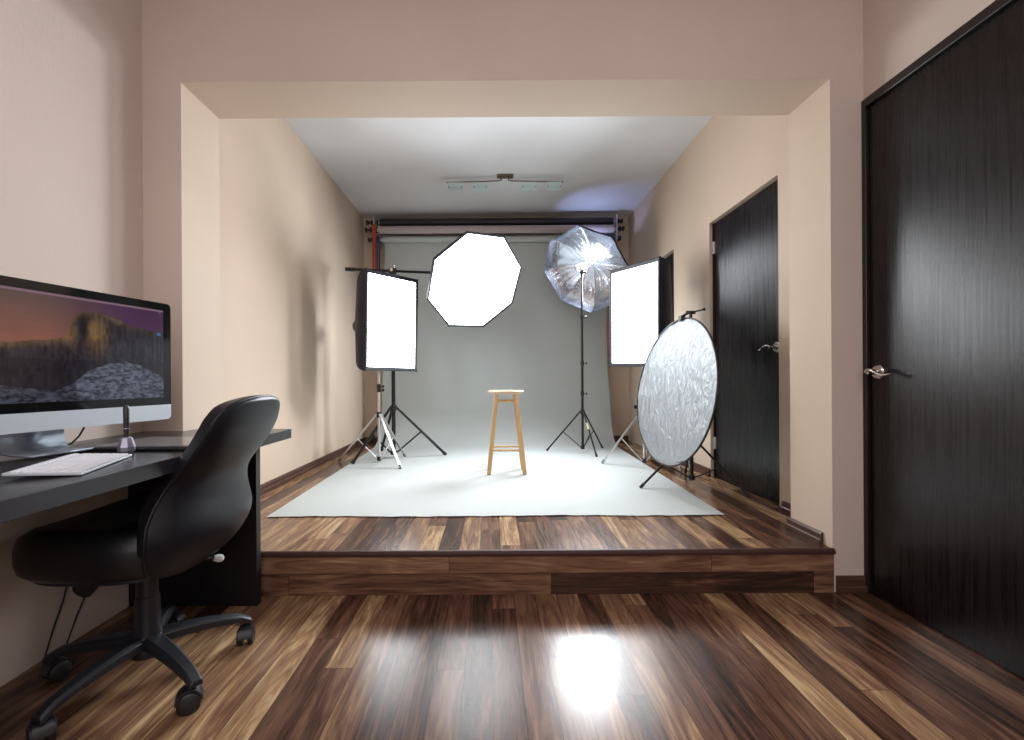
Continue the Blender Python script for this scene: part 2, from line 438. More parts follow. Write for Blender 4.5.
d2, xs = door('door_2', AR + .07, D2a, D2b, SZ, 'dark glossy door between the arch and the silver disc', x_slab=AR + .034)
lever(d2, (xs, D2a + .066, 1.125), -1, 1)
for z in (1.93, .45):
    MB().box((xs - .004, D2b - .022, z - .045), (xs + .004, D2b - .005, z + .045)).cyl((xs - .008, D2b - .010, z - .045), (xs - .008, D2b - .010, z + .045), .006).build('hinge', 'alu', d2)
c = MB().box((xs - .012, D2b - .004, SZ), (xs + .06, D2b - .0005, DH)).box((xs + .045, D2a, SZ), (xs + .07, D2b, DH))
c.build('door_frame', 'doorframe', d2, smooth=0)
d3, xs = door('door_3', AR + .07, D3a, D3b, SZ, 'dark far door half hidden behind the right softbox', x_slab=AR + .04)
MB().box((xs + .045, D3a, SZ), (xs + .07, D3b, DH)).build('door_frame', 'doorframe', d3, smooth=0)
lever(d3, (xs, D3a + .08, 1.12), -1, 1)

# ------------------------------------------------------------------ tripods
def foot_dir(a, b, t): return V(a).lerp(V(b), t)

def stand(label, base_, feet, collar_z, top, mat, r=.0125, slider=.05, lr=.008, knobs=(), group=None, brace_t=.52, r_top=None, joints=(), flat_legs=False, yellow=False, brace_m=None):
    bx, by = base_
    t = thing('light_stand', (bx, by, SZ), label, 'light stand', group)
    hi = V((bx, by, SZ + slider)); cz = V((bx, by, collar_z)); tp = V((bx, by, top))
    zs = [collar_z + (top - collar_z) * k for k in (0, .36, .7, 1)]
    rt = r if r_top is None else r_top
    mb = MB().cyl(hi, (bx, by, zs[1]), r)
    mb.build('pole', mat, t)
    mb = MB().cyl((bx, by, zs[1] - .02), (bx, by, zs[2]), (r * .8 + rt * .2)).cyl((bx, by, zs[2] - .02), tp, rt * .72)
    mb.build('pole_extension', mat, t)
    for z in [zs[1], zs[2]] + list(joints):
        cb = MB().cyl((bx, by, z - .028), (bx, by, z + .012), r * 1.45, n=16)
        cc = cb.build('clamp_collar', 'black_plastic', t)
        MB().cyl((bx + r, by - .004, z - .01), (bx + r + .026, by - .010, z - .01), .004).cyl((bx + r + .022, by - .010, z - .01), (bx + r + .036, by - .013, z - .01), .011, n=8).build('knob', 'knob', cc)
    MB().cyl((bx, by, collar_z - .03), (bx, by, collar_z + .02), r * 1.7, n=16).build('leg_collar', 'black_plastic', t)
    MB().cyl((bx, by, SZ + slider - .012), (bx, by, SZ + slider + .025), r * 1.6, n=16).build('lower_hub', 'black_plastic', t)
    for i, (fx, fy) in enumerate(feet):
        f = V((fx, fy, SZ + .012)); d = (V((fx, fy, 0)) - V((bx, by, 0))).normalized()
        a = cz + d * (r * 1.6)
        if flat_legs:
            s = d.cross(V((0, 0, 1))); ax = (f - a).normalized(); nn = ax.cross(s).normalized()
            leg = MB().obox((a + f) / 2, ax, s, nn, (f - a).length / 2, lr * 1.3, lr * .8)
        else: leg = MB().cyl(a, f, lr)
        lg = leg.build('leg', mat, t)
        MB().cyl(f + (a - f).normalized() * .03, f + (a - f).normalized() * -.005, lr * 1.35, n=10).build('rubber_foot', 'black_plastic', lg)
        m = a.lerp(f, brace_t); h2 = hi + d * (r * 1.5) + V((0, 0, .005))
        MB().cyl(h2, m, lr * .6, n=8).build('brace', brace_m or mat, t)
        if yellow and i == 2:
            p = a.lerp(f, .28); q = a.lerp(f, .42); MB().cyl(p, q, lr * 1.12, n=10).build('sticker', 'yellow_tag', lg)
    return t

stand('silver light stand under the left softbox', (-1.03, 4.14), [(-1.415, 4.19), (-.775, 3.82), (-.852, 4.43)], .632, 1.36, 'alu', r=.0125, slider=.03, lr=.0085, joints=(.86,), flat_legs=True)
stand('heavy black tripod stand carrying the boom arm', (-.945, 4.36), [(-.464, 4.50), (-1.25, 4.06), (-1.17, 4.80)], .68, 1.94, 'black_metal', r=.019, slider=.05, lr=.0135, brace_t=.5)
stand('tall thin black stand holding the silver umbrella', (.925, 4.66), [(.567, 4.73), (1.183, 4.896), (.994, 4.341)], .61, 2.00, 'black_metal', r=.0125, slider=.045, lr=.008, joints=(.80,), yellow=True)
stand('silver light stand behind the silver reflector disc', (1.325, 3.97), [(.969, 4.01), (1.52, 3.66), (1.50, 4.28)], .66, 1.38, 'alu', r=.0125, slider=.03, lr=.0085, flat_legs=True)
stand('black stand holding up the silver reflector disc', (1.40, 3.20), [(1.01, 3.103), (1.61, 2.86), (1.52, 3.585)], .52, 1.34, 'black_metal', r=.0125, slider=.05, lr=.008)

# ------------------------------------------------------------------ soft boxes
kb_ = MB().cyl((1.31, 3.97, .694), (1.262, 3.97, .694), .006).obox((1.258, 3.97, .694), (1, 0, 0), (0, 1, 0), (0, 0, 1), .020, .012, .017)
kb_.build('side_knob', 'knob', [o for o in col.objects if o.get('label', '').startswith('silver light stand behind')][0], bevel=.004)
def frame(psi, th, ro):
    n = V((-math.sin(psi) * math.cos(th), -math.cos(psi) * math.cos(th), math.sin(th)))
    r = n.cross(V((0, 0, -1))).normalized(); u = n.cross(r)
    if u.z < 0: u = -u
    if r.cross(u).dot(n) < 0: r = -r
    c_, s_ = math.cos(ro), math.sin(ro)
    return r * c_ + u * s_, u * c_ - r * s_, n

def flash_head(name_label, p, n, u, length=.30, rad=.062):
    """studio strobe behind a softbox, its front at p, body extending along -n"""
    e = p - n * length
    t = thing('studio_flash', (p - n * length * .5), name_label, 'studio flash')
    MB().lathe(p, -n, [(0, rad * 1.25), (.03, rad * 1.25), (.035, rad), (length - .02, rad), (length, rad * .85)], 24).build('body', 'black_plastic', t)
    MB().obox(e + u * .03, u, n.cross(u), n, .045, .012, .012).build('handle', 'black_plastic', t, bevel=.004)
    MB().lathe(e - n * .001, -n, [(0, rad * .6), (.004, rad * .55)], 16).build('dial', 'chrome', t)
    return t

def softbox(label, cat, name, C, fr, poly, depth, ring, mat, curve=None, rim=.06, group=None):
    r, u, n = fr; C = V(C)
    t = thing(name, C - n * depth, label, cat, group)
    P = lambda s, d: [C + r * x * s + u * y * s - n * d for x, y in poly]
    sh = MB(); rings = []
    rings.append(P(1.0, -.0)); K = 10
    # denser polygon for ring blending to a circle at the back
    m = len(poly); dense = []
    for i in range(m):
        a, b = V(poly[i]), V(poly[(i + 1) % m])
        for k in range(8): dense.append(a.lerp(b, k / 8))
    R = sum(d.length for d in dense) / len(dense)
    def ringat(s, w, d):
        out = []
        for q in dense:
            cq = q.normalized() * ring
            qq = q * s * (1 - w) + cq * w
            out.append(C + r * qq.x + u * qq.y - n * d)
        return out
    rings = []
    for k in range(K + 1):
        tt = k / K
        # bulging profile: straight back first, then closing to the speed ring
        sc = (1 - tt * .985) if curve == 'cone' else math.sqrt(max(0, 1 - (tt * .985) ** 1.8))
        w = 1 - sc
        rings.append(ringat(1, w, depth * tt))
    sh.loft(rings, cap=False)
    shell = sh.build('shell', 'softbox_fabric', t, smooth=25, solid=.004)
    # rim lip around the diffuser, forward of it
    rm = MB()
    A = [C + r * x + u * y for x, y in poly]
    def inset(s, d):
        out = []
        for x, y in poly:
            l = math.hypot(x, y); k = (l - s) / l
            out.append(C + r * x * k + u * y * k + n * d)
        return out
    rm.loft([inset(0, -.004), inset(0, .020), inset(.007, .022), inset(rim * .62, .018), inset(rim * .62, .004), inset(0, -.004)], cap=False)
    rm.build('rim', 'softbox_fabric', t, smooth=20)
    df = MB(); inn = inset(rim * .5, .008); df.v = list(inn) + [C + n * .014]; c0 = len(inn)
    df.f = [[i, (i + 1) % c0, c0] for i in range(c0)]
    df.build('diffuser', mat, t, smooth=60)
    MB().lathe(C - n * (depth - .012), -n, [(0, ring * 1.12), (.018, ring * 1.12), (.02, ring * .9)], 32).build('speed_ring', 'black_metal', t)
    for (x, y) in (poly if len(poly) > 4 else poly):
        k = 1.0
        q = C + r * x + u * y + n * .014
        MB().sphere(q, .0075, 8, 6).build('corner_tip', 'black_plastic', t)
    return t

def rectpoly(w, h): return [(-w / 2, -h / 2), (w / 2, -h / 2), (w / 2, h / 2), (-w / 2, h / 2)]
FL = frame(-.874, -.017, -.009)
CL = V((-.858, 3.902, 1.4326))
softbox('glowing rectangular softbox on the silver stand at the left wall', 'softbox', 'softbox', CL, FL, rectpoly(.548, .828), .31, .085, 'box_light', group=None)
flash_head('black studio flash behind the left rectangular softbox', CL - FL[2] * .31, FL[2], FL[1], .2)
FR = frame(1.12, -.02, -.03)
CR = V((1.155, 3.675, 1.449))
softbox('glowing rectangular softbox on the right, behind the silver disc', 'softbox', 'softbox', CR, FR, rectpoly(.56, .822), .25, .085, 'box_light')
flash_head('black studio flash behind the right rectangular softbox', CR - FR[2] * .25, FR[2], FR[1], .12)

# octagonal box on the boom
FO = frame(-.522, -.5545, .4334)
CO = V((-.1466, 4.1228, 1.8242))
op = [(math.cos(PI / 2 - k * PI / 4) * .475, math.sin(PI / 2 - k * PI / 4) * .475) for k in range(8)][::-1]
softbox('large glowing octagonal softbox hanging from the boom arm', 'softbox', 'octagonal_softbox', CO, FO, op, .30, .085, 'octa_light', rim=.028, curve='cone')
flash_head('studio flash fixed behind the octagonal softbox', CO - FO[2] * .30, FO[2], FO[1], .18)

# boom arm
bt = thing('boom_arm', (-.945, 4.33, 1.955), 'black boom arm reaching from the left stand to the octagonal softbox', 'boom arm')
e0, e1 = V((-1.395, 4.36, 2.006)), V((-.36, 4.30, 1.945))
mid = e0.lerp(e1, .44)
MB().cyl(e0, e1, .0125).build('bar', 'black_metal', bt)
MB().cyl(e0, e0 + (e1 - e0).normalized() * .09, .019, n=16).build('grip', 'black_plastic', bt)
MB().obox(mid, (1, 0, 0), (0, 1, 0), (0, 0, 1), .035, .022, .028).cyl(mid + V((0, 0, -.06)), mid + V((0, 0, -.02)), .02).build('clamp', 'black_plastic', bt, bevel=.006)
MB().cyl(mid + V((.0, -.02, .0)), mid + V((.0, -.05, 0)), .006).cyl(mid + V((0, -.045, 0)), mid + V((0, -.06, 0)), .017, n=8).cyl(mid + V((.01, 0, .02)), mid + V((.012, 0, .055)), .006).build('knob', 'chrome', bt)

# ------------------------------------------------------------------ umbrella
FU = frame(.735, -.60, -.166)
CU = V((.972, 4.74, 2.06)); RU = .485; DU = .21
ru, uu_, nu = FU
ut = thing('umbrella', CU, 'silver lined photo umbrella with eight ribs on the tall black stand', 'umbrella')
def rib_pt(k, rho, off=0.):
    a = PI / 2 - k * PI / 4
    return CU + (ru * math.cos(a) + uu_ * math.sin(a)) * (RU * math.sin(rho * PI * .5) ** .95 if rho > 0 else 0) - nu * (DU * (math.cos(rho * PI * .5)) + off)
def canopy(off):
    mb = MB(); S = 16; Rn = 12; ring = []
    for i in range(Rn + 1):
        rho = max(i / Rn, .01); row = []
        for k in range(8):
            A, B = rib_pt(k, rho, off), rib_pt(k + 1, rho, off)
            for s in range(S):
                t = s / S; p = A.lerp(B, t)
                sag = math.sin(t * PI)
                cdir = (CU - nu * DU - p)
                p = p + cdir * (.012 * sag * rho * rho) + nu * (.010 * sag * rho + .0035 * rho * math.sin(t * PI * (5 + k % 3 * 2) + k))
                row.append(p)
        ring.append(row)
    mb.loft(ring, cap=False); return mb
canopy(0).build('canopy_lining', 'umb_silver', ut, smooth=28)
canopy(.006).build('canopy_cover', 'umb_black', ut, smooth=28)
for k in range(8):
    MB().tube([rib_pt(k, i / 6, -.006) for i in range(1, 7)] + [rib_pt(k, 1.0, -.006) + (rib_pt(k, 1, 0) - rib_pt(k, .95, 0)).normalized() * .015], .0022, 6).build('rib', 'chrome', ut)
    st_ = CU - nu * (DU * .35)
    if k % 1 == 0:
        MB().cyl(st_, rib_pt(k, .55, -.008), .0018, n=6).build('strut', 'chrome', ut)
MB().cyl(CU - nu * (DU + .05), CU + nu * .22, .0045, n=10).build('shaft', 'chrome', ut)
MB().cyl(CU - nu * (DU * .35 + .015), CU - nu * (DU * .35 - .015), .010).build('runner', 'black_plastic', ut)
MB().lathe(CU - nu * (DU + .01), -nu, [(0, .012), (.03, .008), (.05, .002)], 12).build('tip_cap', 'black_plastic', ut)

fp = V((.925, 4.66, 2.055))
ft = thing('flash_unit', fp, 'small compact flash clamped on top of the umbrella stand', 'flash')
fd = (CU - nu * DU - fp).normalized()
fpo = fp + V((-.012, -.015, .03))
fb = MB().obox(fpo, fd.cross(V((0, 0, 1))), fd.cross(fd.cross(V((0, 0, 1)))), fd, .036, .026, .055).build('flash_body', 'chrome', ft, bevel=.008)
MB().obox(fpo + fd * .058, fd.cross(V((0, 0, 1))), fd.cross(fd.cross(V((0, 0, 1)))), fd, .03, .02, .004).build('flash_window', 'flash_tube', ft)
br = MB().cyl((.925, 4.66, 1.97), (.925, 4.66, 2.03), .014).obox((.925, 4.655, 2.035), (1, 0, 0), (0, 1, 0), (0, 0, 1), .018, .016, .02).cyl((.90, 4.65, 2.03), (.955, 4.65, 2.03), .008).cyl((.95, 4.65, 2.03), (.968, 4.65, 2.03), .016, n=8)
br.build('tilt_bracket', 'black_plastic', ft, bevel=.003)

# ------------------------------------------------------------------ silver disc
FD = frame(1.443, .14, 0)
CD = V((1.195, 3.016, .8553)); RD = .484
rd, ud, nd = FD
dt = thing('reflector_disc', CD, 'large round silver reflector disc with black rim, tilted beside the far door', 'reflector')
mb = MB(); rings = []
for i in range(1, 25):
    rr = RD * i / 24; row = []
    for k in range(96):
        a = 2 * PI * k / 96
        w = .006 * math.sin(a * 2 + 1) * (rr / RD) ** 2 + .0022 * math.sin(a * 11 + rr * 9) * (rr / RD) ** 3 + .0015 * math.sin(a * 23 + 2) * (rr / RD) ** 5
        row.append(CD + (rd * math.cos(a) + ud * math.sin(a)) * rr + nd * w)
    rings.append(row)
mb.loft(rings, cap=True)
mb.f = [f for f in mb.f]
mb.build('silver_fabric', 'foil', dt, smooth=60)
mb = MB(); ringp = []
n_ = 96
rings = []
for k in range(n_):
    a = 2 * PI * k / n_
    w = .006 * math.sin(a * 2 + 1)
    rad = (rd * math.cos(a) + ud * math.sin(a)); c0 = CD + rad * (RD + .003) + nd * w
    rings.append([c0 + rad * (.0065 * math.cos(b)) + nd * (.0065 * math.sin(b)) for b in [j * PI / 4 for j in range(8)]])
rings.append(rings[0])
mb.loft(rings, cap=False)
mb.build('rim', 'black_plastic', dt, smooth=60)
back = MB(); row = [CD - nd * .006 + (rd * math.cos(2 * PI * k / 64) + ud * math.sin(2 * PI * k / 64)) * (RD - .004) for k in range(64)]
back.add(row, [list(range(64))]); back.build('back_fabric', 'umb_black', dt)
# holder clamps joining disc to its stand
ht = thing('reflector_holder', (1.40, 3.20, 1.36), 'black clip arm gripping the top of the silver disc', 'reflector holder')
top = CD + ud * (RD + .0)
MB().tube([(1.40, 3.20, 1.345), (1.40, 3.20, 1.41)], .010).cyl((1.37, 3.20, 1.405), (1.43, 3.20, 1.405), .012).build('bracket', 'black_plastic', ht)
MB().tube([(1.40, 3.2, 1.405), top + V((.02, 0, .03)), top + V((0, 0, .004))], .008).obox(top + V((.0, 0, .006)), nd, rd, ud, .014, .02, .018).build('clip', 'black_plastic', ht, bevel=.003)
MB().cyl((1.42, 3.19, 1.408), (1.475, 3.17, 1.42), .006).sphere((1.48, 3.168, 1.421), .011, 10, 6).build('knob', 'knob', ht)

# ------------------------------------------------------------------ backdrop rolls
RX0, RX1 = -1.29, 1.41
roll_spec = [('black vinyl backdrop roll, topmost under the ceiling', 5.30, 2.770, .048, 'roll_black', 0),
             ('pale pinkish paper roll between the black roll and the used grey roll', 5.24, 2.664, .047, 'roll_pink', 0)]
for lab, y, z, r_, m_, _ in roll_spec:
    t = thing('backdrop_roll', (0, y, z), lab, 'backdrop roll', 'backdrop rolls under the ceiling')
    MB().cyl((RX0, y, z), (RX1, y, z), r_, n=32).build('roll', m_, t)
    MB().cyl((RX0 - .04, y, z), (RX1 + .04, y, z), .02, n=16).build('core', 'alu', t)
    MB().box((RX0, y - .01, z - r_ - .004), (RX1, y + .004, z - r_ + .003)).build('hem', 'roll_black' if m_ == 'roll_pink' else 'black_metal', t, smooth=0)
# grey paper: roll plus the sheet that sweeps down, over the platform and forward
pt = thing('paper_backdrop', (0, 5.36, SZ), 'wide grey seamless paper sweeping from its roll down onto the platform', 'backdrop')
MB().cyl((RX0 + .03, 5.30, 2.575), (RX1 - .03, 5.30, 2.575), .038, n=32).build('roll', 'paper', pt)
MB().cyl((RX0 - .02, 5.30, 2.575), (RX1 + .02, 5.30, 2.575), .018, n=16).build('core', 'alu', pt)
prof = []
for i in range(14): prof.append((5.335, 2.575 - (2.575 - .56) * i / 13))
for i in range(1, 15):
    a = i / 14 * PI / 2
    prof.append((5.335 - .42 * (1 - math.cos(a)), SZ + .004 + .366 - .366 * math.sin(a)))
yb = prof[-1][0]
for i in range(1, 30): prof.append((yb + (2.50 - yb) * i / 29, SZ + .004))
sheet = MB(); rows = []; nx = 40
for i, (y, z) in enumerate(prof):
    t = i / (len(prof) - 1); row = []
    floor_t = max(0, (5.0 - y) / 2.5)
    hang = max(0, min(1, (z - SZ) / 2.3))
    xa = -1.245 - .055 * (1 - hang) + .055 * floor_t
    xb = 1.345 + .045 * math.exp(-((z - .5) / .45) ** 2) * (1 if floor_t == 0 else 1 - min(1, floor_t)) - .075 * floor_t + (.0 if hang > 0 else 0)
    for k in range(nx + 1):
        s = k / nx; x = xa + (xb - xa) * s
        ripple = .007 * math.sin(x * 4.1 + z * 1.2) * hang * (1 - hang) * 3 + .004 * math.sin(x * 13 + 2 * z) * hang * (1 - hang) * 3
        e = 0
        yy = y
        if i == len(prof) - 1: yy = y + .006 * math.sin(x * 5) + .004 * math.sin(x * 37) - .012 * s
        zz = z
        if hang == 0 or z < SZ + .01: zz = z + .0006 * (1 + math.sin(x * 9 + y * 4)) + (.0008 * (1 + math.sin(x * 23)) if i == len(prof) - 1 else 0)
        row.append((x, yy + ripple, zz))
    rows.append(row)
rows[-1] = [(x, y, z) for (x, y, z) in rows[-1]]
sheet.loft(rows, cap=False, closed=False)
sheet.build('sheet', 'paper', pt, smooth=60)

# wall hooks at both ends
for sx, xx, lab in ((-1, -1.35, 'left backdrop roll bracket with black knobs in the corner'), (1, 1.445, 'right backdrop roll bracket with black knobs, above the umbrella')):
    t = thing('roll_bracket', (xx, 5.35, 2.72), lab, 'bracket')
    MB().box((xx - .006, 5.22, 2.54), (xx + .006, 5.48, 2.83)).box((xx - .02, 5.46, 2.50), (xx + .02, 5.497, 2.87)).build('plate', 'alu', t, smooth=0, bevel=.002)
    for (y, z, ex) in ((5.30, 2.775, .0), (5.24, 2.668, .0), (5.30, 2.575, -.02)):
        x0 = xx + sx * .0
        x2 = xx + sx * (.085 + ex)
        if sx < 0: x2 = xx + sx * (.10 + ex)
        k = MB().cyl((xx - sx * .04, y, z), (x2, y, z), .013, n=12)
        k.cyl((xx + sx * .028, y, z), (xx + sx * .045, y, z), .030, n=16).cyl((x2 - sx * .018, y, z), (x2, y, z), .028, n=16).cyl((xx - sx * .04, y, z), (xx - sx * .025, y, z), .034, n=16)
        k.build('spindle', 'knob', t)
# chains hanging at the left end
for x, y, m_, lab, z0 in ((-1.338, 5.20, 'orange', 'orange red pull chain hanging at the left end of the rolls', 2.70), (-1.285, 5.17, 'navy', 'navy pull chain hanging beside the orange one', 2.56)):
    mb = MB(); z = z0; nseg = 0
    mb.tube([(x - .012, y, z0), (x - .012, y, 1.55), (x, y, 1.53), (x + .012, y, 1.55), (x + .012, y, z0), (x, y, z0 + .02), (x - .012, y, z0)], .0095, 8)
    while z > 1.56:
        mb.sphere((x - .012, y, z), .0125, 6, 4); mb.sphere((x + .012, y, z - .02), .0125, 6, 4); z -= .045
    tag(mb.build('pull_chain', m_, origin=(x, y, 1.53)), lab, 'chain')

# ------------------------------------------------------------------ ceiling light
ct = thing('ceiling_light', (.134, 4.36, CZ), 'slim ceiling light with four aqua glass plates on two arms', 'ceiling light')
MB().box((.06, 4.32, CZ - .016), (.215, 4.40, CZ - .0005)).build('mount', 'brass', ct, smooth=0, bevel=.004)
for s in (-1, 1):
    x0, x1 = .134 + s * .035, .134 + s * .56
    MB().tube([(x0, 4.36, CZ - .014), (x0, 4.36, CZ - .046), (x0 + s * .03, 4.36, CZ - .052), (x1, 4.36, CZ - .066)], .006, 8).build('arm', 'brass', ct)
    for xx in (.13 + .10 * 0 + s * (.215 if s > 0 else .255) - 0, .134 + s * .485):
        xm = .134 + s * (.235 if xx != .134 + s * .485 else .475)
        g = MB().box((xm - .072, 4.352, CZ - .118), (xm + .072, 4.360, CZ - .066)).box((xm - .072, 4.345, CZ - .122), (xm + .072, 4.420, CZ - .116))
        g.build('glass_shade', 'aqua_glass', ct, smooth=0, bevel=.002)
        for q in (-.06, .06): MB().cyl((xm + q, 4.344, CZ - .112), (xm + q, 4.366, CZ - .112), .005, n=8).build('screw', 'brass', ct)

# ------------------------------------------------------------------ bar stool
sc_ = (.112, 3.685)
bs = thing('bar_stool', (sc_[0], sc_[1], SZ), 'tall light wooden bar stool standing alone on the grey paper', 'stool')
GZ = SZ + .007
tz = GZ + .655
MB().lathe((sc_[0], sc_[1], tz - .026), (0, 0, 1), [(0, .120), (.004, .136), (.012, .146), (.020, .147), (.026, .140), (.0265, .06), (.024, .0)], 40).build('seat', 'pine_seat', bs)
legs = {}
for sx in (-1, 1):
    for sy in (-1, 1):
        a = V((sc_[0] + sx * .075, sc_[1] + sy * .07, tz - .024)); b = V((sc_[0] + sx * .140, sc_[1] + sy * .115, GZ + .0))
        legs[sx, sy] = (a, b)
        ax = (b - a).normalized(); s = V((1, 0, 0)); s = (s - ax * s.dot(ax)).normalized(); q = ax.cross(s)
        def sq(p, h): return [p + s * h * i + q * h * j for i, j in ((-1, -1), (1, -1), (1, 1), (-1, 1))]
        lm = MB().loft([[V((p.x, p.y, p.z)) for p in sq(a, .0155)], [V((p.x, p.y, p.z)) for p in sq(a.lerp(b, .97), .017)], [V((p.x, p.y, b.z)) for p in sq(b, .0165)]])
        lm.build('leg', 'pine', bs, smooth=20, bevel=.004)
def at_z(k, z):
    a, b = legs[k]; return a.lerp(b, (a.z - z) / (a.z - b.z))
for z, pairs in ((tz - .085, [((-1, -1), (1, -1)), ((-1, 1), (1, 1))]), (tz - .12, [((-1, -1), (-1, 1)), ((1, -1), (1, 1))]),
                 (GZ + .185, [((-1, -1), (1, -1)), ((-1, 1), (1, 1))]), (GZ + .235, [((-1, -1), (-1, 1)), ((1, -1), (1, 1))])):
    for p, q in pairs: MB().cyl(at_z(p, z), at_z(q, z), .0085, n=12).build('stretcher', 'pine', bs)

# ------------------------------------------------------------------ desk
DZ = .725; DT = .042; DX = -.912
dk = thing('desk', (-1.2, 1.2, 0), 'long dark wenge desk against the left wall', 'desk')
dpoly = [(XL + .003, .45), (DX, .45), (DX, 2.062), (JL + .012, 2.062), (JL + .012, Y0 - .006), (XL + .003, Y0 - .006)]
MB().loft([[(x, y, z) for x, y in dpoly] for z in (DZ - DT, DZ)]).build('desktop', 'desk', dk, smooth=0, bevel=.0015)
MB().box((DX, .45, DZ - DT + .001), (DX + .0015, 2.062, DZ - .001)).build('edge_band', 'desk_edge', dk, smooth=0)
MB().box((XL + .003, 1.905, .0), (-.99, 1.94, DZ - DT)).build('side_panel', 'desk_side', dk, smooth=0, bevel=.001)
MB().box((XL + .003, .47, .0), (-.99, .505, DZ - DT)).build('side_panel', 'desk_side', dk, smooth=0, bevel=.001)

# monitor
mc = V((-1.305, 1.430, 0)); md = V((.14, .64, 0)).normalized(); mn = V((md.y, -md.x, 0)); mu = V((0, 0, 1))
if mn.x < 0: mn = -mn
MW, MZ0, MZ1 = .655, .800, 1.238; CH = .056
mt = thing('computer_monitor', (mc.x, mc.y, DZ), 'slim all-in-one computer showing a mountain at dusk, on the desk', 'computer')
def mp(u, z, d): return mc + md * (u - .5) * MW + mu * z + mn * d
def rr_poly(u0, u1, z0, z1, r, corners, k=6):
    pts = []
    cs = [(u0 + r / MW, z0 + r, PI, 'bl'), (u1 - r / MW, z0 + r, 1.5 * PI, 'br'), (u1 - r / MW, z1 - r, 0, 'tr'), (u0 + r / MW, z1 - r, .5 * PI, 'tl')]
    for cu, cz, a0, nm in cs:
        if nm in corners:
            for i in range(k + 1):
                a = a0 + i / k * PI / 2; pts.append((cu + math.cos(a) * r / MW, cz + math.sin(a) * r))
        else:
            pts.append((u0 if 'l' in nm else u1, z0 if 'b' in nm else z1))
    return pts
ch = rr_poly(0, 1, MZ0, MZ0 + CH, .016, ('bl', 'br'))
MB().loft([[mp(u, z, .0) for u, z in ch], [mp(u, z, -.008) for u, z in ch]]).build('chin', 'imac_alu', mt, smooth=30)
gl = rr_poly(0, 1, MZ0 + CH, MZ1, .016, ('tl', 'tr'))
MB().loft([[mp(u, z, .0005) for u, z in gl], [mp(u, z, -.008) for u, z in gl]]).build('bezel', 'glass_black', mt, smooth=30)
full = rr_poly(0, 1, MZ0, MZ1, .016, ('tl', 'tr', 'bl', 'br'))
zc = (MZ0 + MZ1) / 2
MB().loft([[mp(u, z, -.008) for u, z in full], [mp(.5 + (u - .5) * .9, zc + (z - zc) * .9, -.022) for u, z in full], [mp(.5 + (u - .5) * .5, zc + (z - zc) * .5, -.045) for u, z in full]]).build('back_shell', 'imac_alu', mt, smooth=40)
# stand
sp = [(-.040, MZ0 + .12), (-.085, MZ0 + .02), (-.088, DZ + .055), (-.075, DZ + .012), (-.03, DZ + .0065), (.05, DZ + .006)]
sp2 = [(p[0] + (.006 if i < 4 else 0), p[1] - (.0 if i < 4 else .005)) for i, p in enumerate(sp)]
rings = []
pr = [(d, z) for d, z in sp] + [(d + (-.0), z) for d, z in []]
hw = .085 / MW
a_ = [mp(.40 - hw, z, d) for d, z in sp]; b_ = [mp(.40 + hw, z, d) for d, z in sp]
sm = MB().loft([a_, b_], cap=False, closed=False)
sm.build('stand', 'stand_alu', mt, smooth=60, solid=.006)

# screen picture: dusk sky, dark cliff, pale boulder slope (vertex coloured mesh)
SU0, SU1 = .05, .95; SZ0, SZ1 = MZ0 + CH + .028, MZ1 - .028
def lerp(a, b, t): return tuple(x + (y - x) * t for x, y in zip(a, b))
def interp(tab, x):
    for (a, ya), (b, yb_) in zip(tab, tab[1:]):
        if x <= b: return ya + (yb_ - ya) * max(0, (x - a)) / (b - a)
    return tab[-1][1]
rnd = random.Random(5)
grid = [[rnd.random() for _ in range(130)] for _ in range(130)]
def vn(x, y):
    xi, yi = int(math.floor(x)) % 128, int(math.floor(y)) % 128; fx, fy = x - math.floor(x), y - math.floor(y)
    fx = fx * fx * (3 - 2 * fx); fy = fy * fy * (3 - 2 * fy)
    return (grid[yi][xi] * (1 - fx) + grid[yi][xi + 1] * fx) * (1 - fy) + (grid[yi + 1][xi] * (1 - fx) + grid[yi + 1][xi + 1] * fx) * fy
def fbm(x, y): return .5 * vn(x, y) + .3 * vn(x * 2.1 + 7, y * 2.1) + .2 * vn(x * 4.3, y * 4.3 + 11)
ridge = [(0, .50), (.2, .47), (.40, .42), (.45, .38), (.475, .22), (.50, .165), (.56, .13), (.62, .13), (.68, .155), (.74, .18), (.79, .24), (.85, .23), (1, .27)]
slope = [(0, .80), (.40, .90), (.47, .84), (.56, .71), (.66, .635), (.76, .61), (.85, .645), (.95, .73), (1, .78)]
def srgb(c): return tuple((x / 255) ** 2.2 for x in c)
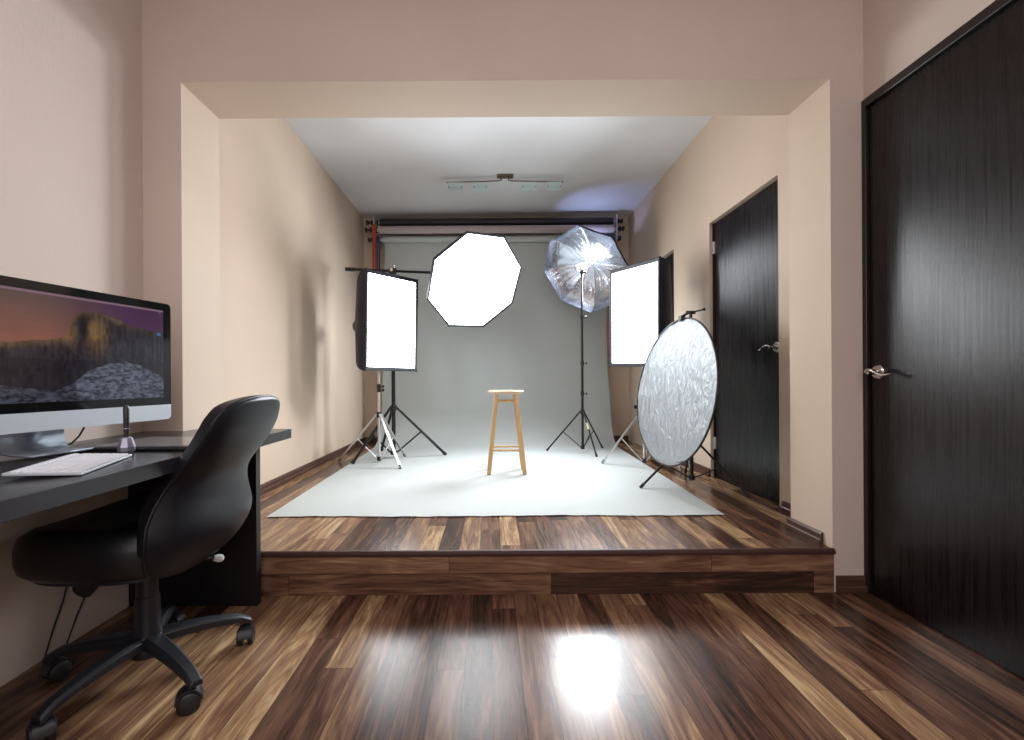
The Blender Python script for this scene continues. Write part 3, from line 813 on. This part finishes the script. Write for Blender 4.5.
def paint(u, v):
    rv = interp(ridge, u) + .012 * (fbm(u * 60, 3) - .5); sv = interp(slope, u) + .02 * (fbm(u * 30, 9) - .5)
    if v < .018: return srgb((165, 130, 150))
    if .965 < u < .978 and .03 < v < .04: return srgb((150, 150, 200))
    if .955 < u < .985 and .265 < v < .30: return srgb((60, 140, 190))
    if v < rv:
        t = min(1, v / .42)
        left = lerp(srgb((110, 90, 88)), srgb((168, 108, 92)), t); right = lerp(srgb((88, 52, 90)), srgb((100, 62, 98)), t)
        c = lerp(left, right, max(0, min(1, (u - .36) / .4)))
        k = .85 + .3 * fbm(u * 8, v * 14); return tuple(x * k for x in c)
    if v < sv:
        depth = (v - rv)
        f = fbm(u * 70, v * 14 + 4 * fbm(u * 20, v * 6)); f2 = fbm(u * 18, v * 10)
        base_ = lerp(srgb((24, 22, 32)), srgb((72, 64, 76)), max(0, min(1, (f - .25) * 1.8)))
        warm = math.exp(-((u - .60) / .055) ** 2) * math.exp(-((v - .33) / .17) ** 2)
        warm2 = math.exp(-((u - .47) / .03) ** 2) * math.exp(-((v - .36) / .10) ** 2) * .8 + .5 * math.exp(-((v - rv) / .05) ** 2) * (1 if u < .75 else .4)
        dark = math.exp(-((u - .535) / .02) ** 2) * math.exp(-((v - .3) / .15) ** 2)
        base_ = lerp(base_, lerp(srgb((96, 70, 52)), srgb((190, 150, 95)), f), min(1, max(warm, warm2) * (.6 + .7 * f2)))
        base_ = lerp(base_, srgb((20, 18, 26)), min(.9, dark))
        if v > .6: base_ = lerp(base_, srgb((22, 22, 34)), .45)
        return base_
    f = fbm(u * 44 + v * 18, v * 60 - u * 14)
    c = lerp(srgb((48, 48, 62)), srgb((134, 138, 160)), max(0, min(1, (f - .28) * 2.0)))
    if u < .5: c = lerp(c, srgb((26, 24, 34)), .5)
    return c
nu_, nv_ = 200, 120
smb = MB(); cols = []
for j in range(nv_ + 1):
    for i in range(nu_ + 1):
        smb.v.append(mp(SU0 + (SU1 - SU0) * i / nu_, SZ1 + (SZ0 - SZ1) * j / nv_, .0016)); cols.append(paint(i / nu_, j / nv_))
for j in range(nv_):
    for i in range(nu_):
        a = j * (nu_ + 1) + i; smb.f.append([a, a + 1, a + nu_ + 2, a + nu_ + 1])
def screen_mat():
    m, nt, b = nodes('lit screen picture')
    at = N(nt, 'ShaderNodeAttribute', _attribute_name='picture')
    b.inputs['Base Color'].default_value = (.003, .003, .003, 1)
    L(nt, at.outputs['Color'], b.inputs['Emission Color']); b.inputs['Emission Strength'].default_value = .6
    b.inputs['Roughness'].default_value = .12
    return m
M['screen'] = screen_mat()
so = smb.build('screen', 'screen', mt, smooth=0)
ca = so.data.color_attributes.new('picture', 'FLOAT_COLOR', 'POINT')
for i, c in enumerate(cols): ca.data[i].color = (*c, 1)
tag(so, 'lit screen showing a mountain at dusk')

# cables behind and on the desk
tag(MB().tube([mp(.57, MZ0 + .06, -.03), mp(.59, MZ0 + .01, -.05), mp(.595, MZ0 - .01, -.06), mp(.585, DZ + .04, -.07), mp(.565, DZ + .02, -.08), mp(.54, DZ + .006, -.09), mp(.42, DZ + .004, -.11)], .003, 8).build('monitor_cable', 'cable', origin=mp(.6, DZ, -.08)), 'thin black cable dropping behind the computer to the desk', 'cable')
tag(MB().tube([(-1.40, 1.10, DZ + .004), (-1.32, 1.20, DZ + .004), (-1.28, 1.36, DZ + .004), (-1.285, 1.47, DZ + .004), (-1.33, 1.56, DZ + .004)], .0028, 8).build('desk_cable', 'cable', origin=(-1.3, 1.3, DZ)), 'thin black cable lying on the desk in front of the computer', 'cable')

# keyboard
kc = V((-1.072, 1.170, DZ)); ka = V((.092, -.26, 0)).normalized(); kb = V((-ka.y, ka.x, 0))   # ka along, toward camera; kb to the wall
if kb.x > 0: kb = -kb
kt = thing('keyboard', kc, 'slim white keyboard on the desk in front of the computer', 'keyboard')
KL, KW = .285, .145
tilt = V((0, 0, 1))
def kp(a, b, h): return kc + ka * a + kb * b + V((0, 0, .005 + h + (b + KW / 2) * .06))
def kbox(a0, a1, b0, b1, h0, h1): 
    return MB().loft([[kp(a0, b0, h0), kp(a1, b0, h0), kp(a1, b1, h0), kp(a0, b1, h0)], [kp(a0, b0, h1), kp(a1, b0, h1), kp(a1, b1, h1), kp(a0, b1, h1)]])
kbox(-KL / 2, KL / 2, -KW / 2, KW / 2, -.004, .003).build('case', 'imac_alu', kt, smooth=0, bevel=.002)
rows_k = [[1.6] * 1 + [1] * 11 + [1.3], [1.3] + [1] * 12 + [1.6], [1.6] + [1] * 12 + [1.3], [1.9] + [1] * 11 + [1.9], [2.4] + [1] * 10 + [2.4], [1, 1, 1, 1.4, 5.4, 1.4, 1, 1, 1, 1]]
for j, row in enumerate(rows_k):
    tot = sum(row); x = -KL / 2 + .006; w_ = (KL - .012) / tot
    b1 = KW / 2 - .012 - j * .0215; b0 = b1 - (.018 if j else .011)
    if j == 0: pass
    for kk in row:
        kbox(x + .0014, x + kk * w_ - .0014, b0, b1, .003, .0055).build('key', 'key_white', kt, smooth=0)
        x += kk * w_

# tablet, pen and its stand
tt_ = thing('graphics_tablet', (-1.16, 1.57, DZ), 'flat black drawing tablet with grey surface beside the keyboard', 'tablet')
MB().box((-1.375, 1.43, DZ + .001), (-.955, 1.70, DZ + .013)).build('shell', 'tablet', tt_, smooth=0, bevel=.005, seg=3)
MB().box((-1.27, 1.455, DZ + .013), (-.975, 1.685, DZ + .0136)).build('drawing_surface', 'tablet_area', tt_, smooth=0)
psx, psy = -1.122, 1.395
ps = thing('pen_stand', (psx, psy, DZ), 'faceted silver violet pen stand in front of the tablet', 'pen stand')
MB().lathe((psx, psy, DZ + .001), (0, 0, 1), [(0, .016), (.006, .022), (.018, .023), (.022, .022), (.046, .015), (.0475, .013)], 8).build('body', 'pen_stand', ps, smooth=15)
MB().lathe((psx, psy, DZ + .0485), (0, 0, 1), [(0, .011), (.003, .010)], 16).build('socket', 'black_plastic', ps)
pn = thing('stylus_pen', (psx, psy, DZ + .056), 'black stylus standing upright in the faceted pen stand', 'pen')
MB().lathe((psx, psy, DZ + .0515), (0, 0, 1), [(0, .0065), (.03, .0075), (.084, .0082), (.092, .006), (.096, .0035)], 16).build('barrel', 'tablet', pn)
MB().lathe((psx, psy, DZ + .0745), (0, 0, 1), [(0, .0082), (.002, .0082)], 16).build('ring', 'alu', pn)

# cables hanging under the desk along the wall
for i, (ya, yb_, lab) in enumerate(((1.73, 1.63, 'loose black cable hanging down the wall under the desk, right one'), (1.60, 1.55, 'loose black cable hanging down the wall under the desk, left one'))):
    pts = []
    for k in range(11):
        t = k / 10; pts.append((XL + .012 + .012 * math.sin(t * 5), ya + (yb_ - ya) * t + .035 * math.sin(t * PI), .42 - (.42 - .006) * t))
    tag(MB().tube(pts, .003, 8).build('power_cable', 'cable', origin=(XL + .01, yb_, 0)), lab, 'cable')

# ------------------------------------------------------------------ office chair (faces the desk, -X)
hx, hy = -1.108, 1.458
oc = thing('office_chair', (hx, hy, 0), 'black leather swivel office chair pulled up to the desk', 'office chair')
# star base
MB().lathe((hx, hy, .075), (0, 0, 1), [(0, .03), (.0, .045), (.02, .05), (.055, .046), (.065, .04)], 24).build('base_hub', 'chair_plastic', oc)
for k in range(5):
    a = math.radians(41 + 72 * k); d = V((math.cos(a), math.sin(a), 0)); s = V((-d.y, d.x, 0))
    rings = []
    for i in range(9):
        t = i / 8; rad = .03 + .27 * t
        zt = .140 - .045 * t ** 2.0 - (.010 if i == 8 else 0); w = .030 - .012 * t; h = .036 - .014 * t
        c = V((hx, hy, 0)) + d * rad
        rings.append([c + s * w * x + V((0, 0, zt + h * z)) for x, z in ((-1, -1), (-1, -.25), (-.6, 0), (.6, 0), (1, -.25), (1, -1), (.7, -.75), (-.7, -.75))])
    lg = MB().loft(rings).build('base_arm', 'chair_plastic', oc, smooth=30, bevel=.003)
    e = V((hx, hy, 0)) + d * .285
    cs = MB().cyl(e + V((0, 0, .055)), e + V((0, 0, .085)), .008)
    ph = math.radians(70 * k + 20); cd = V((math.cos(ph), math.sin(ph), 0)); cc = e + V((cd.y, -cd.x, 0)) * .012; cc.z = .030
    hood = MB(); rr_ = []
    for i in range(9):
        b = PI * i / 8
        for_ = cc + V((cd.y, -cd.x, 0)) * math.cos(b) * .035 + V((0, 0, math.sin(b) * .035 + .002))
        rr_.append([for_ + cd * .020, for_ - cd * .020, for_ - cd * .020 - V((cd.y * math.cos(b), -cd.x * math.cos(b), math.sin(b))) * .005, for_ + cd * .020 - V((cd.y * math.cos(b), -cd.x * math.cos(b), math.sin(b))) * .005])
    cs.loft(rr_)
    cas = cs.build('caster', 'black_plastic', oc, smooth=30)
    for q in (-1, 1):
        MB().lathe(cc + cd * q * .008, cd * q, [(0, .0285), (.003, .030), (.016, .030), (.020, .023)], 20).build('wheel', 'black_plastic', cas)
# column
MB().lathe((hx, hy, .135), (0, 0, 1), [(0, .041), (.04, .037), (.10, .034), (.125, .033), (.127, .028)], 24).build('column_cover', 'chair_plastic', oc)
MB().cyl((hx, hy, .25), (hx, hy, .372), .030, n=20).build('gas_lift', 'black_plastic', oc)
mz = .355
MB().box((hx - .09, hy - .07, mz), (hx + .16, hy + .07, mz + .035)).box((hx - .17, hy - .03, mz - .02), (hx - .07, hy + .03, mz + .02)).build('tilt_mechanism', 'black_plastic', oc, smooth=0, bevel=.008)
MB().cyl((hx - .12, hy - .10, mz - .035), (hx - .12, hy - .02, mz - .0), .028, n=16).build('tension_knob', 'black_plastic', oc)
l0 = V((hx + .03, hy + .06, mz + .0)); l1 = V((-.985, 1.615, .315))
lv = MB().tube([l0, l0.lerp(l1, .6) + V((0, 0, -.004)), l1], [.007, .0065, .0055]).build('tilt_lever', 'black_plastic', oc)
dl = (l1 - l0).normalized()
MB().lathe(l1 - dl * .006, dl, [(0, .009), (.012, .013), (.026, .013), (.032, .007)], 14).build('lever_tip', 'white_plastic', lv)
# seat cushion: superellipse pad with waterfall front
def sup(a, p): 
    c, s = math.cos(a), math.sin(a); return (math.copysign(abs(c) ** p, c), math.copysign(abs(s) ** p, s))
scx, scy = -1.16, 1.485
def seat_ring(k, z, dip=0.):
    out = []
    for i in range(48):
        a = 2 * PI * i / 48; x, y = sup(a, .62)
        px_, py_ = x * .245 * k, y * .250 * k
        zz = z - max(0, (-px_ - .14)) ** 1.5 * .35 + dip * (abs(y) ** 2)
        out.append((scx + px_, scy + py_, zz))
    return out
rings = [seat_ring(.80, .378), seat_ring(.90, .384), seat_ring(.97, .402), seat_ring(1.0, .432), seat_ring(1.0, .470), seat_ring(.965, .497, .012), seat_ring(.86, .510, .016), seat_ring(.6, .503, .006), seat_ring(.25, .498)]
MB().loft(rings).build('seat', 'leather_front', oc, smooth=60)
MB().loft([seat_ring(.78, .365), seat_ring(.86, .372), seat_ring(.86, .382)]).build('seat_pan', 'chair_plastic', oc, smooth=50)
# backrest: outer shell and front cushion
spine = [(.352, -.955, .10), (.372, -.935, .175), (.40, -.915, .225), (.45, -.895, .251), (.50, -.888, .257), (.55, -.890, .247), (.60, -.888, .226), (.65, -.872, .206), (.70, -.834, .202), (.75, -.795, .202), (.80, -.767, .199), (.83, -.756, .190), (.855, -.748, .170), (.875, -.743, .135), (.886, -.741, .09), (.892, -.740, .045)]
def back_ring(x, z, w, d0, d1, cy=1.492, k=1.):
    """closed ring around the horizontal section, outer face at +X (d1), inner at d0"""
    out = []; n = 20
    for i in range(n + 1):
        t = -1 + 2 * i / n; y = w * k * math.copysign(abs(t) ** .9, t)
        edge = (1 - abs(t) ** 4) ** .5 if abs(t) < 1 else 0
        bow = -.045 * (abs(y) / .25) ** 2
        out.append((x + bow + d1 * edge, cy + y, z))
    for i in range(n - 1, 0, -1):
        t = -1 + 2 * i / n; y = w * k * math.copysign(abs(t) ** .9, t)
        edge = (1 - abs(t) ** 4) ** .5
        bow = -.045 * (abs(y) / .25) ** 2
        out.append((x + bow - d0 * edge, cy + y, z))
    return out
def smooth_spine(n=44):
    out = []
    for i in range(n + 1):
        f = i / n * (len(spine) - 1); j = min(int(f), len(spine) - 2); t = f - j
        P = [spine[max(0, j - 1)], spine[j], spine[j + 1], spine[min(len(spine) - 1, j + 2)]]
        out.append([.5 * (2 * P[1][q] + (P[2][q] - P[0][q]) * t + (2 * P[0][q] - 5 * P[1][q] + 4 * P[2][q] - P[3][q]) * t * t + (-P[0][q] + 3 * P[1][q] - 3 * P[2][q] + P[3][q]) * t ** 3) for q in range(3)])
    return out
sp_ = smooth_spine()
rings = []
for i, (z, x, w) in enumerate(sp_):
    t = i / (len(sp_) - 1); th = .030 * min(1, (w / .12)) * (.6 + .4 * math.sin(min(1, t * 1.2) * PI))
    bulge = .022 * math.exp(-((z - .50) / .09) ** 2)
    rings.append(back_ring(x - .012, z, max(w, .02), .004, th * .7 + bulge))
bk = MB().loft(rings).build('backrest', 'leather', oc, smooth=70)
rings = []
for i, (z, x, w) in enumerate(sp_):
    t = i / (len(sp_) - 1)
    if z < .44: continue
    th = .072 * min(1, (w / .16)) + .012 * math.exp(-((z - .58) / .06) ** 2)
    rings.append(back_ring(x - .018, z + .004, max(w, .02), th, .0, k=.985))
MB().loft(rings).build('back_cushion', 'leather_front', bk, smooth=70)
pts = []
for z, x, w in sp_[6:]:
    pts.append((x - .012 - .045 * (max(w, .02) / .25) ** 2, 1.492 - max(w, .02), z))
pts2 = [(p[0], 2 * 1.492 - p[1], p[2]) for p in reversed(pts)]
MB().tube(pts + pts2, .0055, 8).build('piping', 'leather', bk, smooth=60)

# ------------------------------------------------------------------ lights
def area(name, loc, rot, size, power, colr, sy=None, spread=None):
    l = bpy.data.lights.new(name, 'AREA'); l.energy = power; l.color = colr; l.size = size
    if sy: l.shape = 'RECTANGLE'; l.size_y = sy
    if spread: l.spread = spread
    o = bpy.data.objects.new(name, l); col.objects.link(o); o.location = loc; o.rotation_euler = rot
    return o
# unseen fill lights added to brighten the front room, both behind the camera
area('room_fill_top', (.1, -.3, CZ - .03), (0, 0, 0), 1.2, 38, (1., .94, .91), .8)
area('room_fill_rear', (.3, YR + .05, 1.7), (math.radians(90), 0, 0), 1.6, 34, (.90, .93, 1.), 1.3)
# strobe firing into the umbrella
sl = bpy.data.lights.new('umbrella_strobe', 'SPOT'); sl.energy = 45; sl.spot_size = math.radians(120); sl.spot_blend = .7; sl.color = (.88, .93, 1.); sl.shadow_soft_size = .02
so_ = bpy.data.objects.new('umbrella_strobe', sl); col.objects.link(so_); so_.location = fpo + fd * .075
so_.rotation_euler = fd.to_track_quat('-Z', 'Y').to_euler()

# disk lamp added in place of the umbrella's own bounce towards the stool
bl = bpy.data.lights.new('bounce_fill', 'AREA'); bl.shape = 'DISK'; bl.size = .70; bl.energy = 70; bl.color = (.90, .95, 1.); bl.spread = math.radians(130)
bo = bpy.data.objects.new('bounce_fill', bl); col.objects.link(bo); bo.location = CU + nu * .0
bo.rotation_euler = nu.to_track_quat('-Z', 'Y').to_euler()
# added lamp behind the umbrella, standing in for blue flash spill on the ceiling
cl = bpy.data.lights.new('spill_fill', 'SPOT'); cl.energy = 7; cl.spot_size = math.radians(120); cl.spot_blend = .4; cl.color = (.45, .55, 1.); cl.shadow_soft_size = .015
cl_ = bpy.data.objects.new('spill_fill', cl); col.objects.link(cl_); cl_.location = (1.12, 5.08, 2.42)
cl_.rotation_euler = (V((1.25, 5.12, 2.89)) - cl_.location).to_track_quat('-Z', 'Y').to_euler()

w = bpy.data.worlds.new('world'); scn.world = w; w.use_nodes = True
w.node_tree.nodes['Background'].inputs[0].default_value = (.8, .85, 1, 1); w.node_tree.nodes['Background'].inputs[1].default_value = .1

# ------------------------------------------------------------------ camera
cam = bpy.data.cameras.new('camera'); cam.sensor_width = 36; cam.lens = 455 / 1024 * 36
cam.shift_x = 20 / 1024; cam.shift_y = 9 / 1024; cam.clip_start = .01
co = bpy.data.objects.new('camera', cam); col.objects.link(co); co.location = (0, 0, .945)
co.rotation_euler = (Matrix.Rotation(PI / 2, 3, 'X') @ Matrix.Rotation(-.006, 3, 'Z')).to_euler()
scn.camera = co
scn.view_settings.view_transform = 'Standard'
try: scn.view_settings.look = 'None'
except Exception: pass
scn.view_settings.exposure = -0.35
scn.cycles.use_denoising = True
scn.cycles.max_bounces = 10
scn.cycles.sample_clamp_indirect = 8
